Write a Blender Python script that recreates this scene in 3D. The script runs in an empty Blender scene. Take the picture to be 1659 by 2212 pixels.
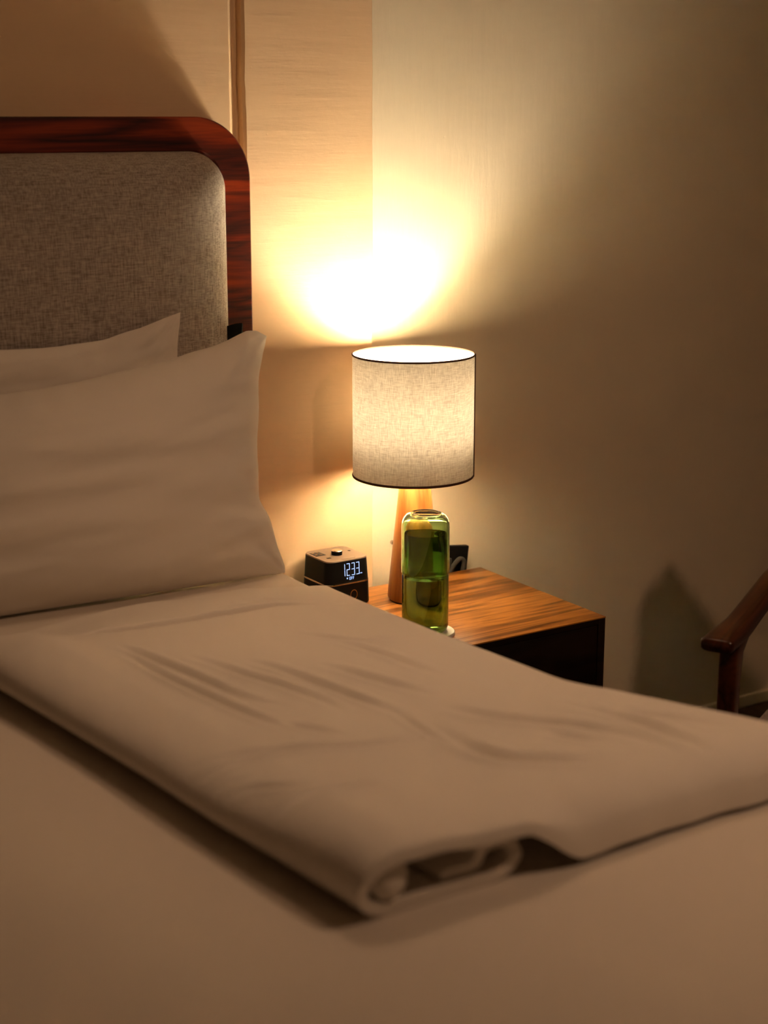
import bpy, bmesh, math, random
import numpy as np
from mathutils import Vector, Matrix, noise
random.seed(4)
S = bpy.context.scene
COL = S.collection
R = math.radians

# ------------------------------------------------------------------ camera
CAMZ = 1.54
PITCH = math.atan((1106-253)/3450.0)
cam_d = bpy.data.cameras.new('camera'); cam = bpy.data.objects.new('camera', cam_d); COL.objects.link(cam)
cam.location = (0, 0, CAMZ)
cam.rotation_euler = (R(90)-PITCH, 0, -R(32.5))
cam_d.sensor_fit = 'VERTICAL'; cam_d.sensor_height = 36; cam_d.lens = 36*3450/2212
cam_d.clip_start = 0.05
cam_d.dof.use_dof = True; cam_d.dof.focus_distance = 3.25; cam_d.dof.aperture_fstop = 2.5
S.camera = cam

# ------------------------------------------------------------------ light / exposure
S.view_settings.view_transform = 'Standard'; S.view_settings.look = 'None'
S.view_settings.gamma = 1; S.view_settings.exposure = 4.0      # dim lamps, long exposure
S.view_settings.use_curve_mapping = False
BULB_E = 35.0            # strength of the bulb in the table lamp
BULB_C = (1.0, .86, .63)
FILL_W = 3.2            # downlight in the ceiling above the foot of the bed, outside the frame
FILL_C = (1.0, .60, .36)
FILL_P = (2.08, .45, 2.62); FILL_AIM = (1.65, 2.2, .7)
w = bpy.data.worlds.new('world'); S.world = w; w.use_nodes = True
w.node_tree.nodes['Background'].inputs[0].default_value = (1.0, .6, .33, 1)
w.node_tree.nodes['Background'].inputs[1].default_value = 0.0
ld = bpy.data.lights.new('room_lamp', 'SPOT'); ld.energy = FILL_W; ld.color = FILL_C; ld.shadow_soft_size = .06
ld.spot_size = R(94); ld.spot_blend = 1.0
l2 = bpy.data.lights.new('ceiling_bounce_fill', 'SPOT'); l2.energy = 1.55; l2.color = FILL_C; l2.shadow_soft_size = .28  # added soft overhead fill, stands in for light bounced off the ceiling
l2.spot_size = R(84); l2.spot_blend = 1.0
o2 = bpy.data.objects.new('ceiling_bounce_fill', l2); o2.location = (1.40, 2.15, 2.62); o2.rotation_euler = (Vector((1.0, 1.75, .7))-o2.location).to_track_quat('-Z', 'Y').to_euler(); COL.objects.link(o2)
lo = bpy.data.objects.new('room_lamp', ld); lo.location = FILL_P; lo.rotation_euler = (Vector(FILL_AIM)-Vector(FILL_P)).to_track_quat('-Z', 'Y').to_euler(); COL.objects.link(lo)

# ------------------------------------------------------------------ helpers
def tag(o, label=None, cat=None, group=None, kind=None):
    if label: o['label'] = label
    if cat: o['category'] = cat
    if group: o['group'] = group
    if kind: o['kind'] = kind
    return o
def thing(name, loc, label, cat, rz=0, group=None):
    o = bpy.data.objects.new(name, None); o.empty_display_size = .05
    o.location = loc; o.rotation_euler = (0, 0, rz); COL.objects.link(o)
    return tag(o, label, cat, group)
def obj(name, bm, mat, parent=None, smooth=True, angle=40):
    me = bpy.data.meshes.new(name)
    if isinstance(bm, bmesh.types.BMesh):
        bmesh.ops.recalc_face_normals(bm, faces=bm.faces[:]); bm.to_mesh(me); bm.free()
    else:
        me.from_pydata(bm[0], [], bm[1]); me.update()
    if smooth:
        for p in me.polygons: p.use_smooth = True
        try: me.set_sharp_from_angle(angle=R(angle))
        except Exception: pass
    me.materials.append(mat)
    o = bpy.data.objects.new(name, me); COL.objects.link(o)
    if parent: o.parent = parent
    return o
def box(bm, lo, hi, bev=0.0, seg=2, mat=None):
    lo = Vector(lo); hi = Vector(hi)
    b2 = bmesh.new(); bmesh.ops.create_cube(b2, size=1)
    for v in b2.verts: v.co = Vector([(lo[i]+hi[i])/2 + v.co[i]*(hi[i]-lo[i]) for i in range(3)])
    if bev: bmesh.ops.bevel(b2, geom=b2.edges[:], offset=bev, segments=seg, profile=.5, affect='EDGES')
    if mat is not None: bmesh.ops.transform(b2, matrix=mat, verts=b2.verts[:])
    me = bpy.data.meshes.new('t'); b2.to_mesh(me); b2.free(); bm.from_mesh(me); bpy.data.meshes.remove(me)
    return bm
def B(lo, hi, bev=0.0, seg=2, mat=None): return box(bmesh.new(), lo, hi, bev, seg, mat)
def lathe(bm, prof, n=64, c=(0, 0, 0), closed=False):
    rings = []
    for r, z in prof:
        if r < 1e-6: rings.append([bm.verts.new((c[0], c[1], c[2]+z))])
        else: rings.append([bm.verts.new((c[0]+r*math.cos(2*math.pi*i/n), c[1]+r*math.sin(2*math.pi*i/n), c[2]+z)) for i in range(n)])
    pairs = list(zip(rings, rings[1:]))
    if closed: pairs.append((rings[-1], rings[0]))
    for a, b in pairs:
        for i in range(n):
            j = (i+1) % n
            if len(a) == 1 and len(b) == 1: continue
            if len(a) == 1: bm.faces.new((a[0], b[i], b[j]))
            elif len(b) == 1: bm.faces.new((a[i], b[0], a[j]))
            else: bm.faces.new((a[i], b[i], b[j], a[j]))
    return bm
def catmull(P, n):
    P = [Vector(p) for p in P]; Q = [P[0]*2-P[1]]+P+[P[-1]*2-P[-2]]; out = []
    for i in range(len(P)-1):
        p0, p1, p2, p3 = Q[i:i+4]
        for k in range(n):
            t = k/n
            out.append(.5*((2*p1)+(p2-p0)*t+(2*p0-5*p1+4*p2-p3)*t*t+(3*p1-p0-3*p2+p3)*t**3))
    out.append(P[-1]); return out
def tube(bm, pts, r, n=12, sq=1.0, up=None):
    """sweep an ellipse (r, r*sq) along pts; r may be a list"""
    pts = [Vector(p) for p in pts]; rings = []
    for i, p in enumerate(pts):
        t = (pts[min(i+1, len(pts)-1)]-pts[max(i-1, 0)]).normalized()
        u = Vector(up) if up else Vector((0, 0, 1))
        if abs(t.dot(u)) > .98: u = Vector((1, 0, 0))
        s = t.cross(u).normalized(); u = s.cross(t).normalized()
        rr = r[i] if isinstance(r, (list, tuple)) else r
        rings.append([bm.verts.new(p+s*rr*math.cos(2*math.pi*k/n)+u*rr*sq*math.sin(2*math.pi*k/n)) for k in range(n)])
    for a, b in zip(rings, rings[1:]):
        for k in range(n): bm.faces.new((a[k], a[(k+1) % n], b[(k+1) % n], b[k]))
    bm.faces.new(rings[0][::-1]); bm.faces.new(rings[-1]); return bm
def sm(a, b, x):
    t = max(0., min(1., (x-a)/(b-a))); return t*t*(3-2*t)

# ------------------------------------------------------------------ materials
def new_mat(name):
    m = bpy.data.materials.new(name); m.use_nodes = True
    nt = m.node_tree; b = nt.nodes['Principled BSDF']
    return m, nt, b
def N(nt, t, **kw):
    n = nt.nodes.new(t)
    for k, v in kw.items():
        if k in n.inputs: n.inputs[k].default_value = v
        else: setattr(n, k, v)
    return n
def ramp(nt, fac, stops):
    r = nt.nodes.new('ShaderNodeValToRGB'); e = r.color_ramp.elements
    while len(e) < len(stops): e.new(.5)
    for el, (p, c) in zip(e, stops): el.position = p; el.color = (*c, 1)
    nt.links.new(fac, r.inputs[0]); return r.outputs[0]
def coords(nt, scale=(1, 1, 1), rot=(0, 0, 0)):
    tc = nt.nodes.new('ShaderNodeTexCoord'); mp = nt.nodes.new('ShaderNodeMapping')
    mp.inputs['Scale'].default_value = scale; mp.inputs['Rotation'].default_value = rot
    nt.links.new(tc.outputs['Object'], mp.inputs[0]); return mp.outputs[0]
def bump(nt, b, h, strength, dist):
    bp = N(nt, 'ShaderNodeBump', Strength=strength, Distance=dist); nt.links.new(h, bp.inputs['Height'])
    prev = b.inputs['Normal'].links
    if prev: nt.links.new(prev[0].from_socket, bp.inputs['Normal'])
    nt.links.new(bp.outputs[0], b.inputs['Normal']); return bp
def plaster(name, c1, c2, streak=(1, 1, 1)):
    m, nt, b = new_mat(name)
    co = coords(nt); cs = coords(nt, streak)
    n1 = N(nt, 'ShaderNodeTexNoise', Scale=3.0, Detail=5.0, Roughness=.55); nt.links.new(co, n1.inputs['Vector'])
    nt.links.new(ramp(nt, n1.outputs[0], [(.3, c1), (.7, c2)]), b.inputs['Base Color'])
    b.inputs['Roughness'].default_value = .62; b.inputs['Specular IOR Level'].default_value = .25
    n2 = N(nt, 'ShaderNodeTexNoise', Scale=9.0, Detail=6.0, Roughness=.6); nt.links.new(cs, n2.inputs['Vector'])
    bump(nt, b, n2.outputs[0], .20, .005)
    n3 = N(nt, 'ShaderNodeTexNoise', Scale=55.0, Detail=4.0, Roughness=.6); nt.links.new(co, n3.inputs['Vector'])
    bump(nt, b, n3.outputs[0], .16, .0012)
    v = N(nt, 'ShaderNodeTexVoronoi', Scale=26.0); nt.links.new(co, v.inputs['Vector'])
    pit = ramp(nt, v.outputs['Distance'], [(.0, (0, 0, 0)), (.05, (1, 1, 1))])
    bump(nt, b, pit, .25, .0012)
    return m
def wood(name, dark, mid, light, grain='x', rough=.35, scale=1.0, rotz=0, coat=0.0, bmp=.12):
    m, nt, b = new_mat(name)
    st = {'x': (.55, 6, 6), 'y': (6, .55, 6), 'z': (6, 6, .55)}[grain]
    co = coords(nt, tuple(s*scale for s in st), (0, 0, rotz))
    n0 = N(nt, 'ShaderNodeTexNoise', Scale=1.3, Detail=4.0, Roughness=.55, Distortion=.5); nt.links.new(co, n0.inputs['Vector'])
    mul = N(nt, 'ShaderNodeMath', operation='MULTIPLY'); mul.inputs[1].default_value = 9.0
    nt.links.new(n0.outputs[0], mul.inputs[0])
    fr = N(nt, 'ShaderNodeMath', operation='PINGPONG'); fr.inputs[1].default_value = 1.0; nt.links.new(mul.outputs[0], fr.inputs[0])
    st2 = {'x': (3, 90, 90), 'y': (90, 3, 90), 'z': (90, 90, 3)}[grain]
    co2 = coords(nt, tuple(s*scale for s in st2), (0, 0, rotz))
    n1 = N(nt, 'ShaderNodeTexNoise', Scale=1.0, Detail=5.0, Roughness=.6); nt.links.new(co2, n1.inputs['Vector'])
    mx = N(nt, 'ShaderNodeMix', data_type='FLOAT'); mx.inputs[0].default_value = .5
    nt.links.new(fr.outputs[0], mx.inputs[2]); nt.links.new(n1.outputs[0], mx.inputs[3])
    nt.links.new(ramp(nt, mx.outputs[0], [(.18, dark), (.45, mid), (.75, light)]), b.inputs['Base Color'])
    b.inputs['Roughness'].default_value = rough; b.inputs['Specular IOR Level'].default_value = .3
    if coat: b.inputs['Coat Weight'].default_value = coat; b.inputs['Coat Roughness'].default_value = .12
    bump(nt, b, n1.outputs[0], bmp, .0008)
    return m
def cotton(name, col, bs=.15):
    m, nt, b = new_mat(name)
    co = coords(nt)
    n = N(nt, 'ShaderNodeTexNoise', Scale=900.0, Detail=2.0); nt.links.new(co, n.inputs['Vector'])
    b.inputs['Base Color'].default_value = (*col, 1); b.inputs['Roughness'].default_value = .85
    b.inputs['Specular IOR Level'].default_value = .15
    b.inputs['Sheen Weight'].default_value = .08; b.inputs['Sheen Roughness'].default_value = .5
    bump(nt, b, n.outputs[0], bs, .0004)
    n2 = N(nt, 'ShaderNodeTexNoise', Scale=9.0, Detail=3.0); nt.links.new(co, n2.inputs['Vector'])
    bump(nt, b, n2.outputs[0], .12, .008)
    return m
def weave(name, ca, cb, sc=1.0, rough=.9, axes='xz', mott=.5):
    m, nt, b = new_mat(name)
    a = {'x': (1, .12, .12), 'z': (.12, .12, 1), 'y': (.12, 1, .12)}
    outs = []
    for ax in axes:      # threads: noise stretched along one axis, fine across it
        s = [700*sc]*3; s['xyz'.index(ax)] = 60*sc
        co = coords(nt, tuple(s)); n = N(nt, 'ShaderNodeTexNoise', Scale=1.0, Detail=2.0, Roughness=.6)
        nt.links.new(co, n.inputs['Vector']); outs.append(n.outputs[0])
    mx = N(nt, 'ShaderNodeMix', data_type='FLOAT'); mx.inputs[0].default_value = .5
    nt.links.new(outs[0], mx.inputs[2]); nt.links.new(outs[1], mx.inputs[3])
    nt.links.new(ramp(nt, mx.outputs[0], [(.36, ca), (.62, cb)]), b.inputs['Base Color'])
    b.inputs['Roughness'].default_value = rough; b.inputs['Specular IOR Level'].default_value = .1
    bump(nt, b, mx.outputs[0], .5, .0008)
    return m
def plain(name, col, rough=.5, metal=0., spec=.5, coat=0.):
    m, nt, b = new_mat(name)
    co = coords(nt); n = N(nt, 'ShaderNodeTexNoise', Scale=180.0, Detail=2.0); nt.links.new(co, n.inputs['Vector'])
    b.inputs['Base Color'].default_value = (*col, 1); b.inputs['Roughness'].default_value = rough
    b.inputs['Metallic'].default_value = metal; b.inputs['Specular IOR Level'].default_value = spec
    b.inputs['Coat Weight'].default_value = coat
    bump(nt, b, n.outputs[0], .06, .0004)
    return m
def emis(name, col, s):
    m, nt, b = new_mat(name)
    b.inputs['Base Color'].default_value = (0, 0, 0, 1)
    b.inputs['Emission Color'].default_value = (*col, 1); b.inputs['Emission Strength'].default_value = s
    return m
def glass(name, col, ior=1.45, rough=0.0):
    m, nt, b = new_mat(name)
    b.inputs['Base Color'].default_value = (*col, 1); b.inputs['Transmission Weight'].default_value = 1.0
    b.inputs['IOR'].default_value = ior; b.inputs['Roughness'].default_value = rough
    return m

M_WALL = plaster('cream_plaster', (.76, .665, .50), (.80, .705, .54), (5, 5, .7))
M_PILLAR = plaster('ochre_cream_plaster', (.78, .56, .345), (.82, .60, .385), (.6, 3, 6))
M_CEIL = plaster('ceiling_paint', (.70, .55, .37), (.72, .57, .39))
M_FLOOR = wood('dark_floor_boards', (.03, .015, .008), (.05, .025, .012), (.07, .035, .018), 'y', .5)
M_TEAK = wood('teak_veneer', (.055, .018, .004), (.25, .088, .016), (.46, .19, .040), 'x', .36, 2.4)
M_TEAK_SHADED = wood('shaded_teak', (.005, .002, .001), (.010, .004, .002), (.018, .007, .003), 'x', .5, 1.4)  # teak with the shade of the nightstand front put into its colour
M_MAHOG = wood('red_mahogany', (.024, .002, .0005), (.125, .0105, .0012), (.30, .034, .003), 'x', .42, 1.5)
M_CONE = wood('orange_wood', (.17, .055, .012), (.27, .095, .022), (.34, .13, .032), 'z', .33, 1.6)
M_CHAIRW = wood('dark_chair_wood', (.03, .008, .003), (.07, .018, .006), (.11, .028, .009), 'x', .32, 1.3, coat=.2)
M_LINEN = weave('grey_linen', (.20, .17, .145), (.52, .46, .40), .8)
M_CHAIRF = weave('mauve_grey_fabric', (.16, .12, .12), (.34, .27, .26), .8, axes='xy')
M_COTTON = cotton('white_cotton', (.80, .74, .66))
M_COTTON2 = cotton('white_sheet_cotton', (.76, .69, .60))
M_BLACK = plain('black_plastic', (.005, .005, .005), .45, spec=.15)
M_CHARC = plain('charcoal_plate', (.03, .028, .027), .6, spec=.3)
M_CLKTOP = plain('brown_black_top', (.22, .16, .125), .42, metal=.4)
M_METAL = plain('satin_metal', (.55, .5, .45), .25, metal=1.)
M_DARKTAB = plain('black_cloth', (.01, .012, .012), .8, spec=.2)
M_TRIMF = plain('brown_trim', (.09, .04, .025), .8, spec=.2)
M_STONE = plain('pale_stone', (.75, .73, .66), .5)
M_DIGIT = emis('blue_display', (.42, .58, 1.0), 1.5/16)
M_RINGO = plain('copper_ring', (.75, .3, .08), .3, metal=1.)
M_BULB = emis('bulb_glow', BULB_C, BULB_E)

# lamp shade cloth: linen outside that lets a little light through, white lining inside
def shade_mat():
    m = bpy.data.materials.new('shade_linen'); m.use_nodes = True; nt = m.node_tree
    for n in list(nt.nodes): nt.nodes.remove(n)
    out = nt.nodes.new('ShaderNodeOutputMaterial')
    geo = nt.nodes.new('ShaderNodeNewGeometry')
    outs = []
    for s in ((500, 500, 60), (60, 60, 700)):
        co = coords(nt, s); n = N(nt, 'ShaderNodeTexNoise', Scale=1.0, Detail=2.0, Roughness=.6)
        nt.links.new(co, n.inputs['Vector']); outs.append(n.outputs[0])
    mx = N(nt, 'ShaderNodeMix', data_type='FLOAT'); mx.inputs[0].default_value = .5
    nt.links.new(outs[0], mx.inputs[2]); nt.links.new(outs[1], mx.inputs[3])
    linen = ramp(nt, mx.outputs[0], [(.35, (.36, .27, .20)), (.65, (.60, .48, .36))])
    trans = ramp(nt, mx.outputs[0], [(.32, (SH_T*.62, SH_T*.50, SH_T*.36)), (.68, (SH_T*1.3, SH_T*1.15, SH_T*.92))])
    cm = N(nt, 'ShaderNodeMix', data_type='RGBA')
    cm.inputs[7].default_value = (.77, .69, .56, 1)
    nt.links.new(geo.outputs['Backfacing'], cm.inputs[0]); nt.links.new(linen, cm.inputs[6])
    df = nt.nodes.new('ShaderNodeBsdfDiffuse'); nt.links.new(cm.outputs[2], df.inputs[0])
    tr = nt.nodes.new('ShaderNodeBsdfTranslucent'); nt.links.new(trans, tr.inputs[0])
    ad = nt.nodes.new('ShaderNodeAddShader'); nt.links.new(df.outputs[0], ad.inputs[0]); nt.links.new(tr.outputs[0], ad.inputs[1])
    nt.links.new(ad.outputs[0], out.inputs[0]); return m
SH_T = .018
M_SHADE = shade_mat()

# ------------------------------------------------------------------ room
YW = 2.90; YP = 2.878; YL = 2.925
def struct(name, bm, m, smooth=False): return tag(obj(name, bm, m, None, smooth), kind='structure')
struct('floor', B((-3.2, -3.2, -.05), (4.2, 3.0, 0)), M_FLOOR)
struct('ceiling', B((-3.2, -3.2, 2.65), (4.2, 3.0, 2.7)), M_CEIL)
struct('wall_back_right', B((1.80, YW, 0), (4.2, YW+.1, 2.65)), M_WALL)
def left_panel():
    vs, fs = [], []; nz = 130
    for i in range(nz+1):
        z = 2.65*i/nz; e = .0016*noise.noise((5, 0, z*8))+.0009*noise.noise((6, 0, z*60))
        vs += [(-3.2, YP, z), (1.476+e, YP, z), (1.4805+e, YP+.0025, z), (1.486, YP+.012, z), (1.493, YP+.019, z), (1.501, YP+.022, z), (1.511, YP+.022, z), (1.511, YP+.12, z), (-3.2, YP+.12, z)]
    m = 9
    for i in range(nz):
        for k in range(m):
            j = (k+1) % m; fs.append((i*m+k, i*m+j, i*m+m+j, i*m+m+k))
    fs.append(tuple(range(m-1, -1, -1))); fs.append(tuple(nz*m+k for k in range(m)))
    return vs, fs
struct('wall_back_left', left_panel(), M_PILLAR)
# the shallow plaster pier between the two, with slightly hand-worn edges
def pier():
    vs, fs = [], []; nz = 130
    for i in range(nz+1):
        z = 2.65*i/nz
        a = 1.508+.0022*noise.noise((0, 0, z*9))+.0012*noise.noise((3, 0, z*45))
        b = 1.8035+.0008*noise.noise((7, 0, z*7))+.0006*noise.noise((9, 0, z*50))+(.0022 if z > 1.2 else 0)
        vs += [(a-.002, YL+.05, z), (a-.001, YP+.006, z), (a+.004, YP, z), (b-.001, YP, z), (b, YP+.001, z), (b, YL+.05, z)]
    for i in range(nz):
        for k in range(6):
            j = (k+1) % 6; fs.append((i*6+k, i*6+j, i*6+6+j, i*6+6+k))
    fs.append(tuple(range(5, -1, -1))); fs.append(tuple(nz*6+k for k in range(6)))
    return vs, fs
struct('wall_pier', pier(), M_PILLAR)
struct('wall_left', B((-3.2, -3.2, 0), (-3.1, 3.0, 2.65)), M_CEIL)
struct('wall_right', B((4.1, -3.2, 0), (4.2, 3.0, 2.65)), M_CEIL)
struct('wall_front', B((-3.2, -3.2, 0), (4.2, -3.1, 2.65)), M_CEIL)
struct('baseboard_back', B((1.81, YW-.012, 0), (4.1, YW, .032), .003), M_WALL)

# ------------------------------------------------------------------ bed
ZS = .69; XB = 1.438
bed = thing('bed_frame', (.55, 2.0, 0), 'low dark wooden bed base on legs under the white mattress', 'bed')
def loc(o, base): o.location = (-base[0], -base[1], -base[2]); return o
BP = (.55, 2.0, 0)
loc(obj('bed_base', B((-.32, .66, .12), (XB-.02, 2.70, .418), .01), M_TEAK_SHADED, bed), BP)
for x in (-.26, XB-.10):
    for y in (.74, 2.6):
        loc(obj('leg', lathe(bmesh.new(), [(0, 0), (.022, 0), (.028, .12), (0, .12)], 20, (x, y, 0)), M_TEAK_SHADED, bed), BP)
def rrect(x0, x1, z0, z1, r, n=14, bottom=False):
    """outline, counter-clockwise seen from the front, with round upper corners"""
    P = []
    P.append((x0, z0)); P.append((x1, z0))
    for k in range(n+1):
        a = math.pi/2*k/n; P.append((x1-r+r*math.cos(a), z1-r+r*math.sin(a)))
    for k in range(n+1):
        a = math.pi/2+math.pi/2*k/n; P.append((x0+r+r*math.cos(a), z1-r+r*math.sin(a)))
    return P
HBX0, HBX1, HBT = -.345, 1.487, 1.541
bed = thing('headboard', (.55, 2.0, 0), 'tall headboard with rounded red wood frame and grey linen padding against the wall', 'headboard')
def frame():
    bm = bmesh.new(); y0, y1 = 2.818, 2.875; e = .003
    rings = []
    n = 20
    for (ins, y) in ((0, y1), (0, y0+e), (e, y0), (.062, y0), (.066, y0+.004), (.066, y1)):
        o = rrect(HBX0+ins, HBX1-ins, .0, HBT-ins, max(.006, .118-ins), n)
        rings.append([bm.verts.new((x, y, z)) for x, z in o])
    for a, b in zip(rings, rings[1:]):
        for i in range(len(a)):
            j = (i+1) % len(a)
            if i == 0: continue
            bm.faces.new((a[i], a[j], b[j], b[i]))
    a, b = rings[0], rings[-1]
    for i in range(1, len(a)):
        j = (i+1) % len(a); bm.faces.new((a[i], b[i], b[j], a[j]))
    return bm
hb = loc(obj('headboard_frame', frame(), M_MAHOG, bed, angle=30), BP)
def cushion():
    bm = bmesh.new(); n = 16; rings = []
    for (ins, y) in ((.064, 2.868), (.064, 2.818), (.0648, 2.806), (.068, 2.794), (.074, 2.783), (.083, 2.774), (.095, 2.767), (.112, 2.761), (.14, 2.756), (.19, 2.752), (.27, 2.749), (.38, 2.747)):
        o = rrect(HBX0+ins, HBX1-ins, .35+ins*.3, HBT-ins, max(.02, .105-ins*.55), n)
        rings.append([bm.verts.new((x, y, z)) for x, z in o])
    for a, b in zip(rings, rings[1:]):
        for i in range(len(a)):
            j = (i+1) % len(a); bm.faces.new((a[i], a[j], b[j], b[i]))
    bm.faces.new(rings[-1]); return bm
cu = loc(obj('headboard_cushion', cushion(), M_LINEN, bed, angle=70), BP)
cu['label'] = 'grey woven linen padding of the headboard'
def tabm():
    bm = bmesh.new()
    P = [(x+.036, y+.078, z-.012) for x, y, z in ((1.372, 2.700, 1.158), (1.386, 2.690, 1.163), (1.397, 2.684, 1.164), (1.402, 2.690, 1.160), (1.398, 2.700, 1.154))]
    lo_ = [bm.verts.new((x-.003*(i > 0), y, z-.032)) for i, (x, y, z) in enumerate(P)]
    up = [bm.verts.new(p) for p in P]
    for i in range(len(P)-1): bm.faces.new((lo_[i], lo_[i+1], up[i+1], up[i]))
    bmesh.ops.solidify(bm, geom=bm.faces[:], thickness=.002)
    return bm
tb = obj('fabric_tab', tabm(), M_DARKTAB, cu); tb['label'] = 'small black cloth tab at the edge of the padding'

# mattress with a fitted sheet, gently uneven
def lerp_tab(T, y):
    return float(np.interp(y, [a for a, b in T], [b for a, b in T]))
HD = [(.70, 2.38), (.80, 2.43), (.94, 2.46), (1.1, 2.49), (1.29, 2.50), (1.43, 2.47)]
def mattress():
    nx, ny = 120, 150; x0, x1, y0, y1 = -.33, XB, .64, 2.722; vs, fs = [], []
    def zz(x, y):
        z = ZS
        z += (.0035*noise.noise((x*3.1, y*2.3, 1.0)) + .0012*noise.noise((x*9, y*6, 4.0)))*sm(.80, .68, x)
        z += .010*math.exp(-((x-.50-.10*(2.0-y))/.13)**2)*sm(2.3, 1.5, y)      # a low swell left of the duvet
        return z
    rr = .026
    def side(d):             # rounded shoulder: distance from the edge -> drop
        if d >= rr: return 0
        return rr-math.sqrt(max(0, rr*rr-(rr-d)**2))
    us = [rr*(1-math.cos(math.pi/2*k/8)) for k in range(8)]
    xs = [x0+u for u in us]+list(np.linspace(x0+rr, x1-rr, nx))+[x1-u for u in us[::-1]]
    ys = [y0+u for u in us]+list(np.linspace(y0+rr, y1-rr, ny))+[y1-u for u in us[::-1]]
    for j, y in enumerate(ys):
        for i, x in enumerate(xs):
            d = max(side(x-x0), side(x1-x), side(y-y0), side(y1-y))
            vs.append((x+.035*sm(2.0, 1.35, y)*sm(.9, 1.4, x), y, zz(x, y)-d))
    W = len(xs); Hn = len(ys)
    for j in range(Hn-1):
        for i in range(W-1): fs.append((j*W+i, j*W+i+1, (j+1)*W+i+1, (j+1)*W+i))
    rim = [i for i in range(W)]+[j*W+W-1 for j in range(1, Hn)]+[(Hn-1)*W+i for i in range(W-2, -1, -1)]+[j*W for j in range(Hn-2, 0, -1)]
    prev = rim
    for z in (.60, .50, .42):
        base = len(vs)
        for k in rim:
            x, y, _ = vs[k]; vs.append((x+.002*math.sin(40*(x+y)+z*50), y, z))
        cur = list(range(base, base+len(rim)))
        for a in range(len(rim)):
            b = (a+1) % len(rim); fs.append((prev[b], prev[a], cur[a], cur[b]))
        prev = cur
    fs.append(tuple(prev[::-1]))
    return vs, fs
tag(obj('mattress', mattress(), M_COTTON2, angle=80), 'thick mattress under a smooth white fitted sheet, carrying duvet and pillows', 'mattress')

# ------------------------------------------------------------------ folded duvet
CREASES = [ # (points, width, depth)
 ([(0.915, 2.20), (0.927, 2.149), (0.954, 2.011), (0.969, 1.899), (1.005, 1.82)], .011, .0070),
 ([(0.905, 2.17), (0.905, 2.10), (0.91, 2.011), (0.924, 1.896), (0.94, 1.78), (0.95, 1.72)], .010, .0060),
 ([(0.995, 2.13), (1.015, 2.074), (1.030, 2.00), (1.052, 1.92), (1.065, 1.83), (1.06, 1.76)], .011, .0055),
 ([(1.070, 2.08), (1.087, 2.024), (1.100, 1.934), (1.115, 1.831), (1.125, 1.772), (1.13, 1.68)], .011, .0055),
 ([(1.155, 2.01), (1.171, 1.96), (1.185, 1.90), (1.205, 1.83), (1.22, 1.77)], .011, .0045),
 ([(0.955, 1.76), (0.975, 1.72), (1.01, 1.66)], .010, .0035),
 ([(0.776, 1.691), (0.83, 1.677), (0.917, 1.653), (1.004, 1.626), (1.076, 1.619), (1.16, 1.615)], .008, .0055),
 ([(0.775, 1.660), (0.80, 1.652), (0.86, 1.645), (0.90, 1.637)], .007, .0035),
 ([(0.764, 1.610), (0.80, 1.613), (0.84, 1.607)], .006, .0035),
 ([(0.775, 1.592), (0.816, 1.577), (0.851, 1.540), (0.89, 1.525)], .007, .0040),
 ([(0.785, 1.490), (0.849, 1.501), (0.906, 1.501), (0.99, 1.480)], .008, .0045),
 ([(0.735, 1.405), (0.757, 1.425), (0.80, 1.445)], .008, .0050),
 ([(1.140, 1.80), (1.126, 1.729), (1.115, 1.65), (1.112, 1.60), (1.121, 1.544), (1.14, 1.50)], .008, .0045),
 ([(1.135, 1.69), (1.128, 1.61), (1.126, 1.559), (1.140, 1.501), (1.183, 1.464), (1.227, 1.435), (1.290, 1.430)], .015, .0080),
 ([(1.200, 1.74), (1.211, 1.692), (1.234, 1.639), (1.278, 1.583), (1.309, 1.528), (1.325, 1.483), (1.330, 1.380)], .013, .0070),
 ([(1.335, 1.66), (1.360, 1.60), (1.368, 1.546), (1.371, 1.49), (1.365, 1.418), (1.361, 1.361)], .013, .0065),
 ([(1.245, 1.56), (1.262, 1.52), (1.285, 1.47)], .010, .0040),
 ([(1.38, 1.60), (1.40, 1.546), (1.425, 1.497), (1.452, 1.413)], .012, .0060),
 ([(1.21, 2.22), (1.24, 2.181), (1.282, 2.11), (1.346, 2.084), (1.39, 2.08)], .010, .0040),
 ([(1.255, 2.12), (1.264, 2.079), (1.276, 2.002), (1.280, 1.911), (1.29, 1.85)], .011, .0045),
]
HL = [(.86, 2.29), (.93, 2.325), (1.1, 2.355), (1.29, 2.385), (1.38, 2.335), (1.46, 2.31)]
def crease_field(X, Y):
    V = np.zeros_like(X); RD = np.zeros_like(X)
    for P, wd, dp in CREASES:
        Q = np.array([tuple(v)[:2] for v in catmull([(a, b, 0) for a, b in P], 5)]); wd = wd*.72; best = np.full(X.shape, 9.0); tt = np.zeros_like(X)
        for k in range(len(Q)-1):
            a, b = Q[k], Q[k+1]; d = b-a; L = d@d
            t = np.clip(((X-a[0])*d[0]+(Y-a[1])*d[1])/L, 0, 1)
            e = np.hypot(X-a[0]-t*d[0], Y-a[1]-t*d[1]); mk = e < best
            best = np.where(mk, e, best); tt = np.where(mk, (k+t)/(len(Q)-1), tt)
        fade = np.clip(np.minimum(tt, 1-tt)*2.6, 0, 1)
        V = np.minimum(V, -dp*fade*np.exp(-(best/wd)**2)); RD = np.maximum(RD, dp*.5*fade*np.exp(-((best-wd*2.1)/(wd*1.2))**2))
    D = V+RD
    return D
RT = [(1.30, .772), (1.34, .769), (1.44, .757), (1.54, .748), (1.66, .741), (1.75, .731), (1.9, .723), (2.08, .713), (2.18, .708), (2.29, .702), (2.36, .697), (2.45, .693)]
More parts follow.
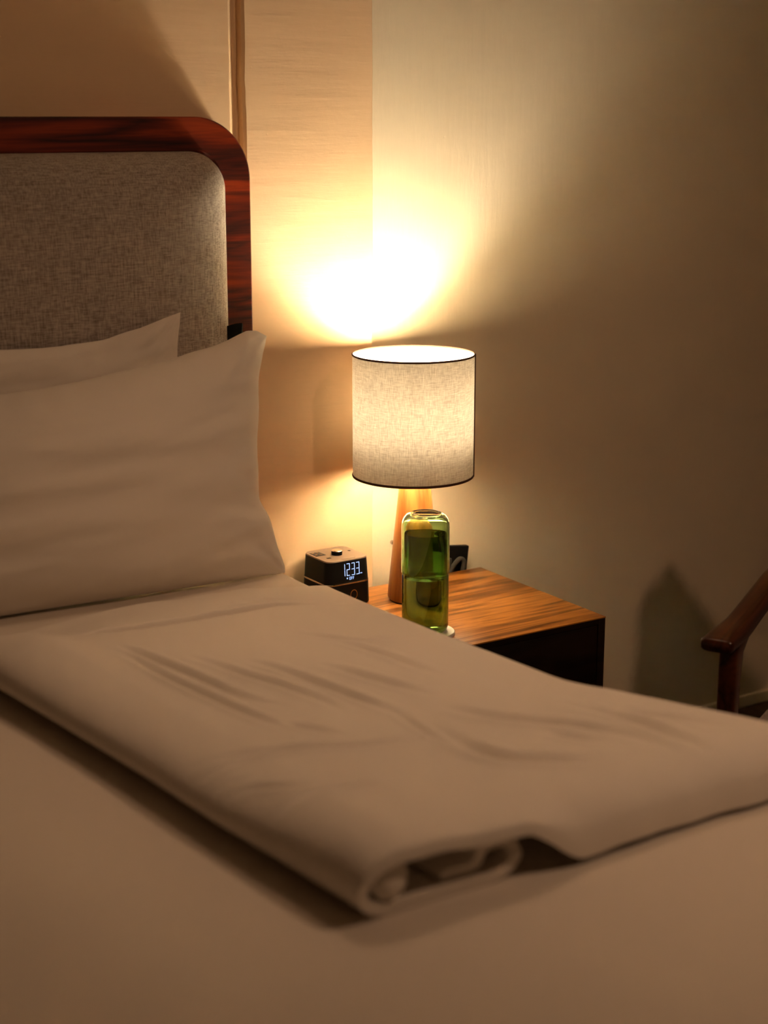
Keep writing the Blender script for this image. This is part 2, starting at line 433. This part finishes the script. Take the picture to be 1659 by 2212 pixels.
LT = [(1.30, .787), (1.6, .776), (2.0, .770), (2.22, .776), (2.30, .760), (2.36, .735), (2.42, .718)]
MT = [(1.30, .774), (1.5, .757), (1.9, .738), (2.15, .722), (2.3, .713), (2.45, .709)]
XL = [(1.30, .824), (1.45, .806), (1.60, .786), (1.8, .770), (2.0, .748), (2.2, .722), (2.45, .695)]
YF = 1.325
def duvet():
    th = .0068
    def ztop(x, y):
        l, m, r = lerp_tab(LT, y), lerp_tab(MT, y), lerp_tab(RT, y)
        a, b, c = .80, 1.12, 1.44+.05*sm(1.80, 1.40, y)
        z = l*(x-b)*(x-c)/((a-b)*(a-c)) + m*(x-a)*(x-c)/((b-a)*(b-c)) + r*(x-a)*(x-b)/((c-a)*(c-b))
        q = sm(1.035, 1.13, x)                      # foot edge comes down to the sheet right of the inner fold
        u = max(0., min(1., (y-YF)/.085)); el = math.sqrt(1-(1-u)**2)
        zf = ZS+.022
        z = z*(1-q)+q*(zf+(z-zf)*el)
        z -= (1-q)*.010*(1-el)
        u = max(0., min(1., (lerp_tab(HD, x)-y)/.07)); el = math.sqrt(1-(1-u)**2)
        return ZS+.016+(z-ZS-.016)*(.8+.2*el)
    def profile(y, v):
        xl = lerp_tab(XL, y); xr = XB-.004+.083*sm(1.80, 1.40, y)
        zt = ztop(xl+.05+.034*sm(1.36, 1.62, y), y)-th; h = (zt-(ZS+th+.001))/2; zc = zt-h
        rw = .052+.034*sm(1.36, 1.62, y); P = []; wz = []
        zr = ztop(xr-.03, y)-th
        Dz = zr-(ZS-.014); P += [(xr+.012, zr-Dz), (xr+.013, zr-.8*Dz)]; wz += [0, 0]
        P += [(xr+.013, zr-.6*Dz), (xr+.010, zr-.33*Dz), (xr-.006, zr-.09*Dz)]; wz += [0, .1, .5]
        for k in range(26):
            x = xr-.03+(xl+rw-xr+.03)*k/25; P.append((x, ztop(x, y)-th)); wz.append(min(1, .5+k/6))
        for k in range(1, 8):
            a = math.pi*k/8; P.append((xl+rw-rw*math.sin(a)**.9, zc+h*math.cos(a))); wz.append(max(0, 1-k/5))
        zb = ZS+th+.001; hi = max(.004, min(.037, ztop(1.03, y)-2.3*th-zb))/.037
        P += [(xl+rw, zb), (xl+.15, zb), (1.00, zb), (1.024, zb+.008*hi), (1.034, zb+.022*hi)]; wz += [0]*5
        zi = zb+.030
        P += [(1.024, zb+.037*hi), (.995, zb+.036*hi), (xl+.16, zb+.017*hi), (xl+.12, zb+.0142*hi)]; wz += [0]*4
        yo = [0]*31+[.001, .003, .005, .008, .011, .014, .016]+[.017]*5+[.026]*4
        return P, wz, yo
    rows = []; W8 = []
    vl = [(y-YF)/(2.48-YF) for y in list(np.arange(YF, 2.27, .0042))+list(np.arange(2.27, 2.44, .0016))+list(np.linspace(2.44, 2.48, 12))]
    for j, v in enumerate(vl):
        ym = YF+(2.48-YF)*v
        P, wz, yo = profile(min(ym, 2.44), v)
        C = catmull([(a, 0, b) for a, b in P], 6); wi = np.interp(np.linspace(0, len(P)-1, len(C)), range(len(P)), wz); yi = np.interp(np.linspace(0, len(P)-1, len(C)), range(len(P)), yo)
        L = [(p.x, p.z) for p in C]; up, dn = [], []
        for i in range(len(L)):
            a = Vector(L[max(0, i-1)]); b = Vector(L[min(len(L)-1, i+1)]); t = (b-a).normalized(); n = Vector((t.y, -t.x))
            p = Vector(L[i]); up.append(p+n*th); dn.append(p-n*th)
        tip = Vector(L[-1])+(Vector(L[-1])-Vector(L[-2])).normalized()*th
        tip0 = Vector(L[0])+(Vector(L[0])-Vector(L[1])).normalized()*th
        loop = [tip0]+up+[tip]+dn[::-1]
        ww = [0]+list(wi)+[0]+list(wi[::-1])
        yy = [0]+list(yi)+[yo[-1]]+list(yi[::-1]); row = []
        for p, w_, y_ in zip(loop, ww, yy):
            yh = lerp_tab(HD, p.x); y = YF+(2.48-YF)*v; y += (yh-2.48)*sm(.6, 1, v)*0 + (yh-2.48)*max(0, (v-.965)/.035)
            y += .006*noise.noise((p.x*5, 1.7, 2))*(1-v)+.004*noise.noise((p.x*14, 7.7, 2))
            y += y_*(1-v)**6
            row.append((p.x, y, p.y))
        rows.append(row); W8.append(ww)
    A = np.array(rows); Wt = np.array(W8)
    D = 1.35*crease_field(A[:, :, 0], A[:, :, 1])
    for j in range(A.shape[0]):
        for i in range(A.shape[1]):
            if Wt[j, i] > 0:
                x, y, z = A[j, i]
                D[j, i] += .0040*noise.noise((x*4.5, y*3.0, .3)) + .0026*noise.noise((x*14+y*4, y*5, 5.3)) + .0012*noise.noise((x*30-y*9, y*9, 2.3))
                pass
                yl = lerp_tab(HL, x)+.003*noise.noise((x*9, 3, 1)); k_ = sm(.88, .96, x)*(1-.85*sm(1.22, 1.36, x)); D[j, i] += k_*(.007*sm(yl, yl+.004, y)*sm(yl+.15, yl+.02, y)-.008*math.exp(-((y-yl+.001)/.0042)**2)-.007*math.exp(-((y-yl-.030)/.006)**2)*sm(1.15, 1.3, x))
    A[:, :, 2] += D*Wt
    n = A.shape[1]; nr = A.shape[0]
    vs = [tuple(map(float, p)) for p in A.reshape(-1, 3)]; fs = []
    for j in range(nr-1):
        for i in range(n):
            k = (i+1) % n; fs.append((j*n+i, j*n+k, (j+1)*n+k, (j+1)*n+i))
    # rounded-over ends: strip between upper and lower skin
    m = (n-2)//2
    for j, flip in ((0, False), (nr-1, True)):
        o = j*n
        for i in range(1, m):
            a, b, c, d = o+i, o+i+1, o+n-i-1, o+n-i
            f = (a, b, c, d); fs.append(f if flip else f[::-1])
        f = (o+0, o+1, o+n-1); fs.append(f); f = (o+m, o+m+1, o+m+2); fs.append(f)
    bm = bmesh.new(); me = bpy.data.meshes.new('t'); me.from_pydata(vs, [], fs); bm.from_mesh(me)
    return bm
dv = tag(obj('duvet', duvet(), M_COTTON, angle=75), 'thick white duvet folded lengthwise, lying flat on the mattress beside the nightstand', 'duvet')
# the edge rolled up inside the left fold, seen at the foot end: part of the duvet
def roll():
    pts = [(.866-.09*t, YF+.010+.95*t+(.004 if t == 0 else 0), ZS+.042) for t in [0, .004, .012]+list(np.linspace(.03, 1, 28))]
    bm = bmesh.new(); tube(bm, [(p[0], p[1]-.004*(i == 0), p[2]) for i, p in enumerate(pts)], [.009, .019, .0235]+[.0235]*22+[.021, .018, .014, .010, .007, .005], 20, 1.12)
    for v in bm.verts:
        v.co += Vector((0, 0, 1))*.004*noise.noise(v.co*25)
    return bm
rl = obj('rolled_edge', roll(), M_COTTON, dv, angle=80)

# ------------------------------------------------------------------ pillows
def pillow(c_bl, c_br, c_tr, c_tl, thick, top_tab=None, right_tab=None, seed=0, back=.45, nrm=None):
    """c_*: seam corners; thick: bulge towards the foot of the bed"""
    c_bl, c_br, c_tr, c_tl = map(Vector, (c_bl, c_br, c_tr, c_tl))
    nrm = ((c_br-c_bl).cross(c_tl-c_bl)).normalized()
    nu, nv = 110, 84; G = {}
    vs, fs = [], []
    def sp(k, n):
        t = k/n*2-1; return math.sin(t*math.pi/2)
    for side in (1, -1):
        for j in range(nv+1):
            for i in range(nu+1):
                edge = i in (0, nu) or j in (0, nv)
                if edge and side == -1: G[(i, j, -1)] = G[(i, j, 1)]; continue
                u, v = sp(i, nu), sp(j, nv); a, b = (u+1)/2, (v+1)/2
                p = (c_bl*(1-a)+c_br*a)*(1-b)+(c_tl*(1-a)+c_tr*a)*b
                ex = (c_br-c_bl).normalized(); ey = (c_tl-c_bl).normalized()
                if right_tab: p -= ex*lerp_tab(right_tab, b)*sm(.55, 1, a)
                p += ex*lerp_tab([(0, 0), (.5, .03), (1, 0)], b)*sm(.3, 0, a)
                if top_tab: p -= ey*lerp_tab(top_tab, a)*sm(.45, 1, b)
                f = max(0., (1-abs(u)**2.4)*(1-abs(v)**2.6))**.55
                ear = sm(.80, 1., abs(u))*sm(.78, 1., abs(v))
                h = f*(1-.35*ear)
                t = thick*h*(1 if side == 1 else -back)
                # puckers along the seams and broad folds
                q = noise.noise((a*26+seed, b*2.0, 1))*sm(.62, .97, abs(v))*.0035+noise.noise((a*2.5, b*22+seed, 6))*sm(.70, .97, abs(u))*.0045
                q += .0065*noise.noise((a*3+b*6+seed, b*9-a*3, 2.2)) + .002*noise.noise((a*8+b*4+seed, b*24-a*7, 3.2)) + .009*noise.noise((a*2.2+seed, b*2.6, 8))
                ca, cb_ = min(a, 1-a)*1.8, min(b, 1-b); rc = math.hypot(ca, cb_); th_ = math.atan2(cb_, ca+1e-6)
                q += (.0055*math.sin(th_*10+seed+2*noise.noise((a*5, b*5, seed)))*sm(0, .05, rc)*math.exp(-(rc/.17)**1.5))
                q += .0028*noise.noise((a*10+b*14+seed, b*5-a*7, 9.1))*sm(.45, .9, max(abs(u), abs(v)))
                p = p+ex*.0045*noise.noise((b*8+seed, 4.4, 1))*sm(.8, 1, a)+ey*.004*noise.noise((a*11+seed, 2.4, 1))*sm(.8, 1, b)
                if side == 1: p = p+nrm*(t+q*min(1, h*2.6))
                else: p = p+nrm*t
                G[(i, j, side)] = len(vs); vs.append(tuple(p))
    for side in (1, -1):
        for j in range(nv):
            for i in range(nu):
                f = (G[(i, j, side)], G[(i+1, j, side)], G[(i+1, j+1, side)], G[(i, j+1, side)])
                fs.append(f if side == 1 else f[::-1])
    return vs, fs
p1 = pillow((.60, 2.62, .694), (1.418, 2.583, .693), (1.449, 2.695, 1.133), (.62, 2.715, 1.075), .110,
            top_tab=[(0, .0), (.15, .02), (.38, .030), (.5, .030), (.66, .024), (.76, .018), (.84, .006), (.90, -.004), (.95, -.014), (.975, -.012), (1, 0)],
            right_tab=[(0, 0), (.03, .0), (.12, .010), (.25, .024), (.32, .038), (.45, .042), (.6, .036), (.75, .026), (.85, .020), (.93, .012), (1, 0)], seed=3, back=.08)
tag(obj('pillow', p1, M_COTTON, angle=90), 'front white pillow, leaning with one pointed corner above the nightstand side of the bed', 'pillow', 'white pillows against the headboard')
p2 = pillow((.44, 2.715, .72), (1.275, 2.715, .72), (1.289, 2.735, 1.184), (.44, 2.735, 1.13), .020,
            top_tab=[(0, .0), (.5, .010), (.6, .022), (.72, .030), (.82, .030), (.9, .020), (.96, .006), (1, 0)],
            right_tab=[(0, 0), (.7, .012), (.85, .010), (.95, .003), (1, 0)], seed=11, back=.2)
tag(obj('pillow', p2, M_COTTON, angle=90), 'rear white pillow, mostly hidden, its corner poking up against the grey headboard', 'pillow', 'white pillows against the headboard')

# ------------------------------------------------------------------ nightstand
NX0, NX1, NY0, NY1, NZ = 1.545, 2.077, 2.408, 2.850, .54
ns = thing('nightstand', ((NX0+NX1)/2, (NY0+NY1)/2, 0), 'boxy nightstand with orange brown wood grain top beside the bed', 'nightstand')
NB = ((NX0+NX1)/2, (NY0+NY1)/2, 0)
loc(obj('top', B((NX0, NY0, NZ-.003), (NX1, NY1, NZ), .0006), M_TEAK, ns, angle=30), NB)  # kept thin so the front edge reads as shaded as the case
for x in (NX0, NX1-.018): loc(obj('side_panel', B((x, NY0+.001, .14), (x+.018, NY1, NZ-.0031), .001), M_TEAK_SHADED, ns, angle=30), NB)
loc(obj('back_panel', B((NX0+.018, NY1-.012, .14), (NX1-.018, NY1, NZ-.0031)), M_TEAK_SHADED, ns, angle=30), NB)
loc(obj('bottom_panel', B((NX0+.018, NY0+.001, .14), (NX1-.018, NY1-.012, .158)), M_TEAK_SHADED, ns, angle=30), NB)
loc(obj('top_rail', B((NX0+.018, NY0+.001, NZ-.0145), (NX1-.018, NY1-.012, NZ-.0031)), M_TEAK_SHADED, ns, angle=30), NB)
loc(obj('shelf', B((NX0+.018, NY0+.004, .385), (NX1-.018, NY1-.012, .40)), M_TEAK_SHADED, ns, angle=30), NB)
d1 = loc(obj('drawer', B((NX0+.020, NY0+.002, .402), (NX1-.020, NY1-.03, NZ-.016), .001), M_TEAK_SHADED, ns, angle=30), NB)
d2 = loc(obj('drawer', B((NX0+.020, NY0+.012, .162), (NX1-.020, NY1-.03, .383), .001), M_TEAK_SHADED, ns, angle=30), NB)
for d_, z in ((d1, .46), (d2, .28)):
    kb = bmesh.new(); lathe(kb, [(0, 0), (.011, 0), (.012, .010), (.008, .016), (0, .016)], 24)
    bmesh.ops.transform(kb, matrix=Matrix.Translation(((NX0+NX1)/2, NY0+.002+(0 if z > .4 else .01), z)) @ Matrix.Rotation(R(90), 4, 'X'), verts=kb.verts[:])
    obj('knob', kb, M_METAL, d_)
for x in (NX0+.03, NX1-.03):
    for y in (NY0+.035, NY1-.035):
        loc(obj('leg', lathe(bmesh.new(), [(0, 0), (.010, 0), (.015, .14), (0, .14)], 20, (x, y, 0)), M_TEAK_SHADED, ns), NB)

# ------------------------------------------------------------------ table lamp
LX, LY = 1.815, 2.728
lamp = thing('table_lamp', (LX, LY, NZ), 'lit table lamp with beige linen drum shade on a tapering wooden cone base', 'lamp')
bm = lathe(bmesh.new(), [(0, .003), (.0555, .003), (.0575, .008), (.0565, .02), (.0262, .318), (.022, .324), (0, .324)], 72)
obj('base', bm, M_CONE, lamp)
obj('foot_pad', lathe(bmesh.new(), [(0, 0), (.054, 0), (.054, .004), (0, .004)], 48), M_BLACK, lamp)
obj('socket_and_baffle', lathe(bmesh.new(), [(0, .322), (.015, .322), (.017, .326), (.018, .354), (.061, .3585), (.062, .3605), (.018, .3600), (0, .3600)], 48), M_BLACK, lamp)  # wide collar added to keep direct bulb light from the shade's lower opening
SB, ST, SR, SR2 = .272, .526, .1262, .1262
def cyl_shade():
    bm = bmesh.new(); n = 128; rr = []
    for k in range(25):
        z = SB+(ST-SB)*k/24; rr.append([bm.verts.new((SR*math.cos(2*math.pi*i/n), SR*math.sin(2*math.pi*i/n), z)) for i in range(n)])
    for a, b in zip(rr, rr[1:]):
        for i in range(n): bm.faces.new((a[i], a[(i+1) % n], b[(i+1) % n], b[i]))
    return bm
def shade_obj():
    bm = cyl_shade(); me = bpy.data.meshes.new('lamp_shade'); bm.to_mesh(me); bm.free()
    for p in me.polygons: p.use_smooth = True
    me.materials.append(M_SHADE); o = bpy.data.objects.new('lamp_shade', me); COL.objects.link(o); o.parent = lamp; return o
sh = shade_obj(); sh.location = (-.005, 0, 0)
def rim(z, r=.0018):
    prof = [(SR+r*math.cos(a)*.8, z+r*1.2*math.sin(a)) for a in np.linspace(0, 2*math.pi, 9)[:-1]]
    return lathe(bmesh.new(), prof, 128, closed=True)
obj('rim', rim(ST), M_TRIMF, sh); obj('rim', rim(SB, .0022), M_TRIMF, sh)
az = math.atan2(-.545, .838)
sb = bmesh.new(); box(sb, (SR-.001, -.0035, SB-.004), (SR+.0025, .0035, ST+.001), .0008)
bmesh.ops.transform(sb, matrix=Matrix.Rotation(az, 4, 'Z'), verts=sb.verts[:])
obj('seam_strip', sb, M_TRIMF, sh)
sp_ = bmesh.new()
for k in range(3):
    a = R(20+120*k); tube(sp_, [(.017*math.cos(a), .017*math.sin(a), .345), (.06*math.cos(a), .06*math.sin(a), .30), (SR*math.cos(a), SR*math.sin(a), SB+.012)], .0013, 6)
obj('shade_holder', sp_, M_METAL, sh)
bulb = obj('bulb', lathe(bmesh.new(), [(0, .3625)]+[(.033*math.sin(a), .402-.040*math.cos(a)) for a in np.linspace(.35, math.pi-.05, 26)]+[(0, .442)], 32), M_BULB, lamp)

# ------------------------------------------------------------------ carafe with tumbler
G1 = glass('green_glass', (.42, .61, .29)); G2 = glass('clear_green_glass', (.60, .77, .50)); WAT = glass('water', (.98, 1, .96), 1.333)
CX, CY = 1.697, 2.512; KR, KH = 1.115, 1.066
tag(obj('coaster', lathe(bmesh.new(), [(0, 0), (.050, 0), (.0525, .002), (.0525, .006), (.051, .008), (0, .008)], 64, (CX+.006, CY-.004, NZ)), M_STONE),
    'round pale stone coaster under the green carafe', 'coaster')
ZC = NZ+.008
ca = thing('carafe', (CX, CY, ZC), 'green glass water carafe on pale coaster in front of lamp, tumbler upturned over it', 'carafe')
R0 = .0415
ob = [(0, .0), (.030, .0), (.036, .002), (.0402, .007), (R0, .014), (R0, .108), (.0405, .112), (.0385, .116), (.0375, .120), (.0375, .188), (.0368, .1895)]
ib = [(.0358, .1888), (.0355, .186), (.0355, .122), (.0365, .116), (.0385, .112), (.0392, .106), (.0392, .018), (.0375, .010), (.033, .0065), (0, .006)]
sc_ = lambda P: [(r*KR, z*KH) for r, z in P]
obj('bottle', lathe(bmesh.new(), sc_(ob+ib), 96, (0, 0, 0)), G1, ca, angle=60)
obj('water', lathe(bmesh.new(), sc_([(0, .0057), (.0331, .0062), (.0377, .0099), (.0394, .0180), (.0394, .104), (.0390, .1062), (.0380, .1055), (0, .1055)]), 96), WAT, ca, angle=60)
tg = tag(obj('tumbler', lathe(bmesh.new(), sc_([(.0402, .1135), (.0414, .1128), (.0425, .1142), (.0425, .200), (.0418, .209), (.0390, .217), (.0340, .2235), (.027, .2265), (.0245, .2262), (.022, .2245), (0, .2238),
    (0, .2205), (.022, .2210), (.030, .2185), (.036, .2130), (.0392, .2060), (.0402, .198)]), 96, (CX, CY, ZC), closed=True), G2, angle=60),
    'pale green glass tumbler turned upside down over the carafe neck', 'tumbler')

# ------------------------------------------------------------------ alarm clock
KX, KY = 1.668, 2.808
ck = thing('alarm_clock', (KX, KY, NZ), 'black cube alarm clock with blue digits reading 12:33 beside the lamp', 'clock', R(1.0))
def rsq(h, r, n=10):
    P = []
    for cx, cy, a0 in ((h-r, h-r, 0), (-h+r, h-r, 90), (-h+r, -h+r, 180), (h-r, -h+r, 270)):
        for k in range(n+1):
            a = R(a0+90*k/n); P.append((cx+r*math.cos(a), cy+r*math.sin(a)))
    return P
def loft(secs, n=10):
    bm = bmesh.new(); rr = []
    for h, r, z in secs: rr.append([bm.verts.new((x, y, z)) for x, y in rsq(h, r, n)])
    for a, b in zip(rr, rr[1:]):
        for i in range(len(a)): bm.faces.new((a[i], a[(i+1) % len(a)], b[(i+1) % len(a)], b[i]))
    bm.faces.new(rr[0][::-1]); bm.faces.new(rr[-1]); return bm
obj('body', loft([(.0545, .018, 0), (.0555, .018, .003), (.0545, .018, .048), (.0535, .0175, .0485)]), M_BLACK, ck)
obj('band', loft([(.0545, .018, .0486), (.0548, .018, .0495), (.0548, .018, .0515), (.0545, .018, .0520)]), M_METAL, ck)
ub = obj('display_housing', loft([(.0540, .018, .0521), (.0515, .017, .0985)]), M_BLACK, ck)
obj('top_plate', loft([(.0515, .017, .0986), (.0513, .017, .1002), (.0505, .0165, .1012)]), M_CLKTOP, ck)
kn = obj('dial', lathe(bmesh.new(), [(0, .1012), (.0115, .1012), (.0118, .108), (.0112, .1095), (0, .1095)], 48, (.0, -.004, 0)), M_BLACK, ck)
obj('dial_cap', lathe(bmesh.new(), [(.0114, .1088), (.0116, .1100), (.0105, .1112), (.0098, .1112), (0, .1110)], 48, (.0, -.004, 0)), M_METAL, kn)
sl = obj('snooze_bar', B((-.012, -.0455, .1010), (.020, -.0385, .1019), .0004), M_CLKTOP, ck)
obj('button_panel', B((-.046, .004, .1010), (-.022, .034, .1016), .0003), M_CHARC, ck)
for x, y in ((-.040, .028), (-.030, .026), (-.040, .014), (-.029, .012)): obj('button', B((x-.0028, y-.0018, .1014), (x+.0028, y+.0018, .1023), .0004), M_METAL, ck)
for x, y, wd in ((-.030, -.020, .0075), (.020, .026, .006), (.038, .008, .004)):
    pt = obj('port', B((x-wd*.62, y-.0032, .1008), (x+wd*.62, y+.0032, .1017), .0003), M_BLACK, ck)
# digits on the sloping front of the housing
def fp(x, z, off=.0004):    # point on the housing front
    h = .0540+(.0515-.0540)*(z-.0521)/(.0985-.0521); return (x, -h-off, z)
def segs(bm, ox, oz, wd, ht, on, t):
    m = oz+ht/2; g = t*.35
    L = {'a': (ox, oz+ht-t, ox+wd, oz+ht), 'd': (ox, oz, ox+wd, oz+t), 'g': (ox, m-t/2, ox+wd, m+t/2),
         'f': (ox-t*.2, m+g, ox+t*.8, oz+ht-g), 'b': (ox+wd-t*.8, m+g, ox+wd+t*.2, oz+ht-g), 'e': (ox-t*.2, oz+g, ox+t*.8, m-g), 'c': (ox+wd-t*.8, oz+g, ox+wd+t*.2, m-g)}
    for s in on:
        x0, z0, x1, z1 = L[s]
        A = [fp(x0, z0), fp(x1, z0), fp(x1, z1), fp(x0, z1)]; Bk = [fp(x0, z0, 0), fp(x1, z0, 0), fp(x1, z1, 0), fp(x0, z1, 0)]
        a = [bm.verts.new(p) for p in A]; b = [bm.verts.new(p) for p in Bk]
        bm.faces.new(a)
        for i in range(4): bm.faces.new((a[i], b[i], b[(i+1) % 4], a[(i+1) % 4]))
DG = bmesh.new(); t = .0013
segs(DG, -.0165, .0665, .006, .0265, 'bc', t)
segs(DG, -.0062, .0665, .0075, .0265, 'abged', t)
segs(DG, .0060, .0665, .0075, .0265, 'abgcd', t)
segs(DG, .0175, .0665, .0075, .0265, 'abgcd', t)
obj('time_digits', DG, M_DIGIT, ub, smooth=False)
SG = bmesh.new(); t = .0007
segs(SG, .0000, .0575, .0030, .0062, 'abcdef', t); segs(SG, .0047, .0575, .0026, .0062, 'aefg', t); segs(SG, .0088, .0575, .0026, .0062, 'aefg', t)
segs(SG, -.0065, .0598, .0022, .0030, 'abcdefg', .0008)
obj('off_text', SG, M_DIGIT, ub, smooth=False)
PG = bmesh.new(); t = .00055
segs(PG, .0272, .0668, .0013, .0022, 'abefg', t); segs(PG, .0293, .0668, .0010, .0022, 'abcef', t); segs(PG, .0306, .0668, .0010, .0022, 'abc', t)
obj('pm_text', PG, M_DIGIT, ub, smooth=False)
rg = bmesh.new(); pr = [(.0080+.0007*math.cos(a), .0007*math.sin(a)) for a in np.linspace(0, 2*math.pi, 9)[:-1]]
lathe(rg, pr, 48, closed=True)
for v in rg.verts: v.co.y *= 1.25
bmesh.ops.transform(rg, matrix=Matrix.Translation((.010, -.0552, .024)) @ Matrix.Rotation(R(90), 4, 'X'), verts=rg.verts[:])
obj('outlet_ring', rg, M_RINGO, ck)

# ------------------------------------------------------------------ black plate with cable behind the carafe
mt = Matrix.Translation((1.985, 2.875, .520)) @ Matrix.Rotation(R(-4), 4, 'Z') @ Matrix.Rotation(R(6), 4, 'Y')
pl = thing('socket_panel', (1.985, 2.875, .47), 'black upright panel with a looped cable, standing at the wall behind the green carafe', 'panel')
def m_loc(bm):
    bmesh.ops.transform(bm, matrix=Matrix.Translation((-1.985, -2.875, -.47)) @ mt, verts=bm.verts[:]); return bm
obj('plate', m_loc(B((-.10, -.008, -.05), (.062, .006, .078), .002)), M_BLACK, pl)
obj('plug', m_loc(B((-.03, -.018, .0), (.015, -.008, .052), .004)), M_CHARC, pl)
cb = bmesh.new(); tube(cb, catmull([(.010, -.016, .012), (.020, -.017, .035), (.034, -.017, .050), (.046, -.017, .044), (.046, -.016, .020), (.042, -.016, -.05), (.040, -.012, -.12)], 8), .0052, 12)
obj('cable', m_loc(cb), M_CHARC, pl)
kb = bmesh.new(); lathe(kb, [(0, 0), (.0045, 0), (.005, .003), (.0045, .008), (0, .009)], 24)
bmesh.ops.transform(kb, matrix=Matrix.Translation((1.868, YW, .618)) @ Matrix.Rotation(R(90), 4, 'X'), verts=kb.verts[:])
tag(obj('wall_knob', kb, M_METAL), 'tiny grey knob on the wall just left of the lamp base', 'knob')

# ------------------------------------------------------------------ armchair (axis: +X of the chair points to its back)
AX = math.atan2(.47, .88)
ch = thing('armchair', (1.985, 1.965, 0), 'dark wooden armchair with mauve grey cushions at the right by the wall', 'chair', AX)
CW = .60     # between the arms; the second arm is on the -Y side
def arm(y, s):
    bm = bmesh.new(); pts = catmull([(-.058, y+s*.006, .634), (-.02, y+s*.004, .636), (.05, y, .640), (.16, y, .655), (.30, y, .672), (.42, y, .668), (.50, y, .655)], 6)
    n = len(pts); rings = []
    for i, p in enumerate(pts):
        f = i/(n-1); hw = .030-.006*sm(0, .5, f) ; hh = .013+.004*sm(.0, .3, f)
        if i == 0: hw *= .86; hh *= .7
        q = []
        for k in range(20):
            a = 2*math.pi*k/20; c, s_ = math.cos(a), math.sin(a)
            q.append(bm.verts.new((p.x, p.y+hw*math.copysign(abs(c)**.5, c), p.z+hh*math.copysign(abs(s_)**.5, s_))))
        rings.append(q)
    for a, b in zip(rings, rings[1:]):
        for k in range(20): bm.faces.new((a[k], a[(k+1) % 20], b[(k+1) % 20], b[k]))
    bm.faces.new(rings[0][::-1]); bm.faces.new(rings[-1]); return bm
def leg(pts, hw, hd):
    bm = bmesh.new(); rings = []
    for (p, a, b) in zip(pts, hw, hd):
        b2 = []
        for k in range(16):
            an = 2*math.pi*k/16; c, s_ = math.cos(an), math.sin(an)
            b2.append(bm.verts.new((p[0]+a*math.copysign(abs(c)**.55, c), p[1]+b*math.copysign(abs(s_)**.55, s_), p[2])))
        rings.append(b2)
    for a, b in zip(rings, rings[1:]):
        for k in range(16): bm.faces.new((a[k], a[(k+1) % 16], b[(k+1) % 16], b[k]))
    bm.faces.new(rings[0][::-1]); bm.faces.new(rings[-1]); return bm
for y, s in ((0, 1), (-CW, -1)):
    obj('armrest', arm(y, s), M_CHAIRW, ch, angle=60)
    obj('leg', leg([(.012, y, 0), (.014, y, .3), (.014, y, .55), (.020, y, .60), (.045, y, .632)], [.014, .018, .020, .027, .050], [.013, .017, .018, .018, .020]), M_CHAIRW, ch, angle=60)
    obj('leg', leg([(.60, y, 0), (.56, y, .3), (.50, y, .50), (.49, y, .66)], [.015, .02, .022, .018], [.014, .016, .017, .015]), M_CHAIRW, ch, angle=60)
    obj('side_rail', B((.01, y-.011, .31), (.54, y+.011, .36), .004), M_CHAIRW, ch)
obj('front_rail', B((.004, -CW, .31), (.028, 0, .36), .004), M_CHAIRW, ch)
def cushion_box(lo, hi, r, amp=.006, rot=None):
    bm = bmesh.new(); box(bm, lo, hi); bmesh.ops.subdivide_edges(bm, edges=bm.edges[:], cuts=14, use_grid_fill=True)
    lo, hi = Vector(lo), Vector(hi); c = (lo+hi)/2; h = (hi-lo)/2
    for v in bm.verts:
        d = v.co-c; q = Vector([max(-(h[i]-r), min(h[i]-r, d[i])) for i in range(3)]); e = d-q
        if e.length > 1e-6: e = e.normalized()*r
        v.co = c+q+e+Vector((0, 0, 1))*amp*noise.noise(v.co*9)
    if rot is not None: bmesh.ops.transform(bm, matrix=rot, verts=bm.verts[:])
    return bm
obj('seat', cushion_box((.028, -CW+.022, .355), (.56, -.022, .455), .035), M_CHAIRF, ch, angle=80)
rt = Matrix.Translation((.43, 0, .45)) @ Matrix.Rotation(R(7), 4, 'Y')
obj('backrest', cushion_box((0, -CW+.03, -.02), (.09, -.03, .61), .035, rot=rt), M_CHAIRF, ch, angle=80)
bf = bmesh.new()
for y in (-CW+.05, -CW/2, -.05): box(bf, (.092, y-.014, -.10), (.112, y+.014, .59), .004, mat=rt)
box(bf, (.09, -CW+.02, .54), (.114, -.02, .60), .005, mat=rt)
obj('back_frame', bf, M_CHAIRW, ch)
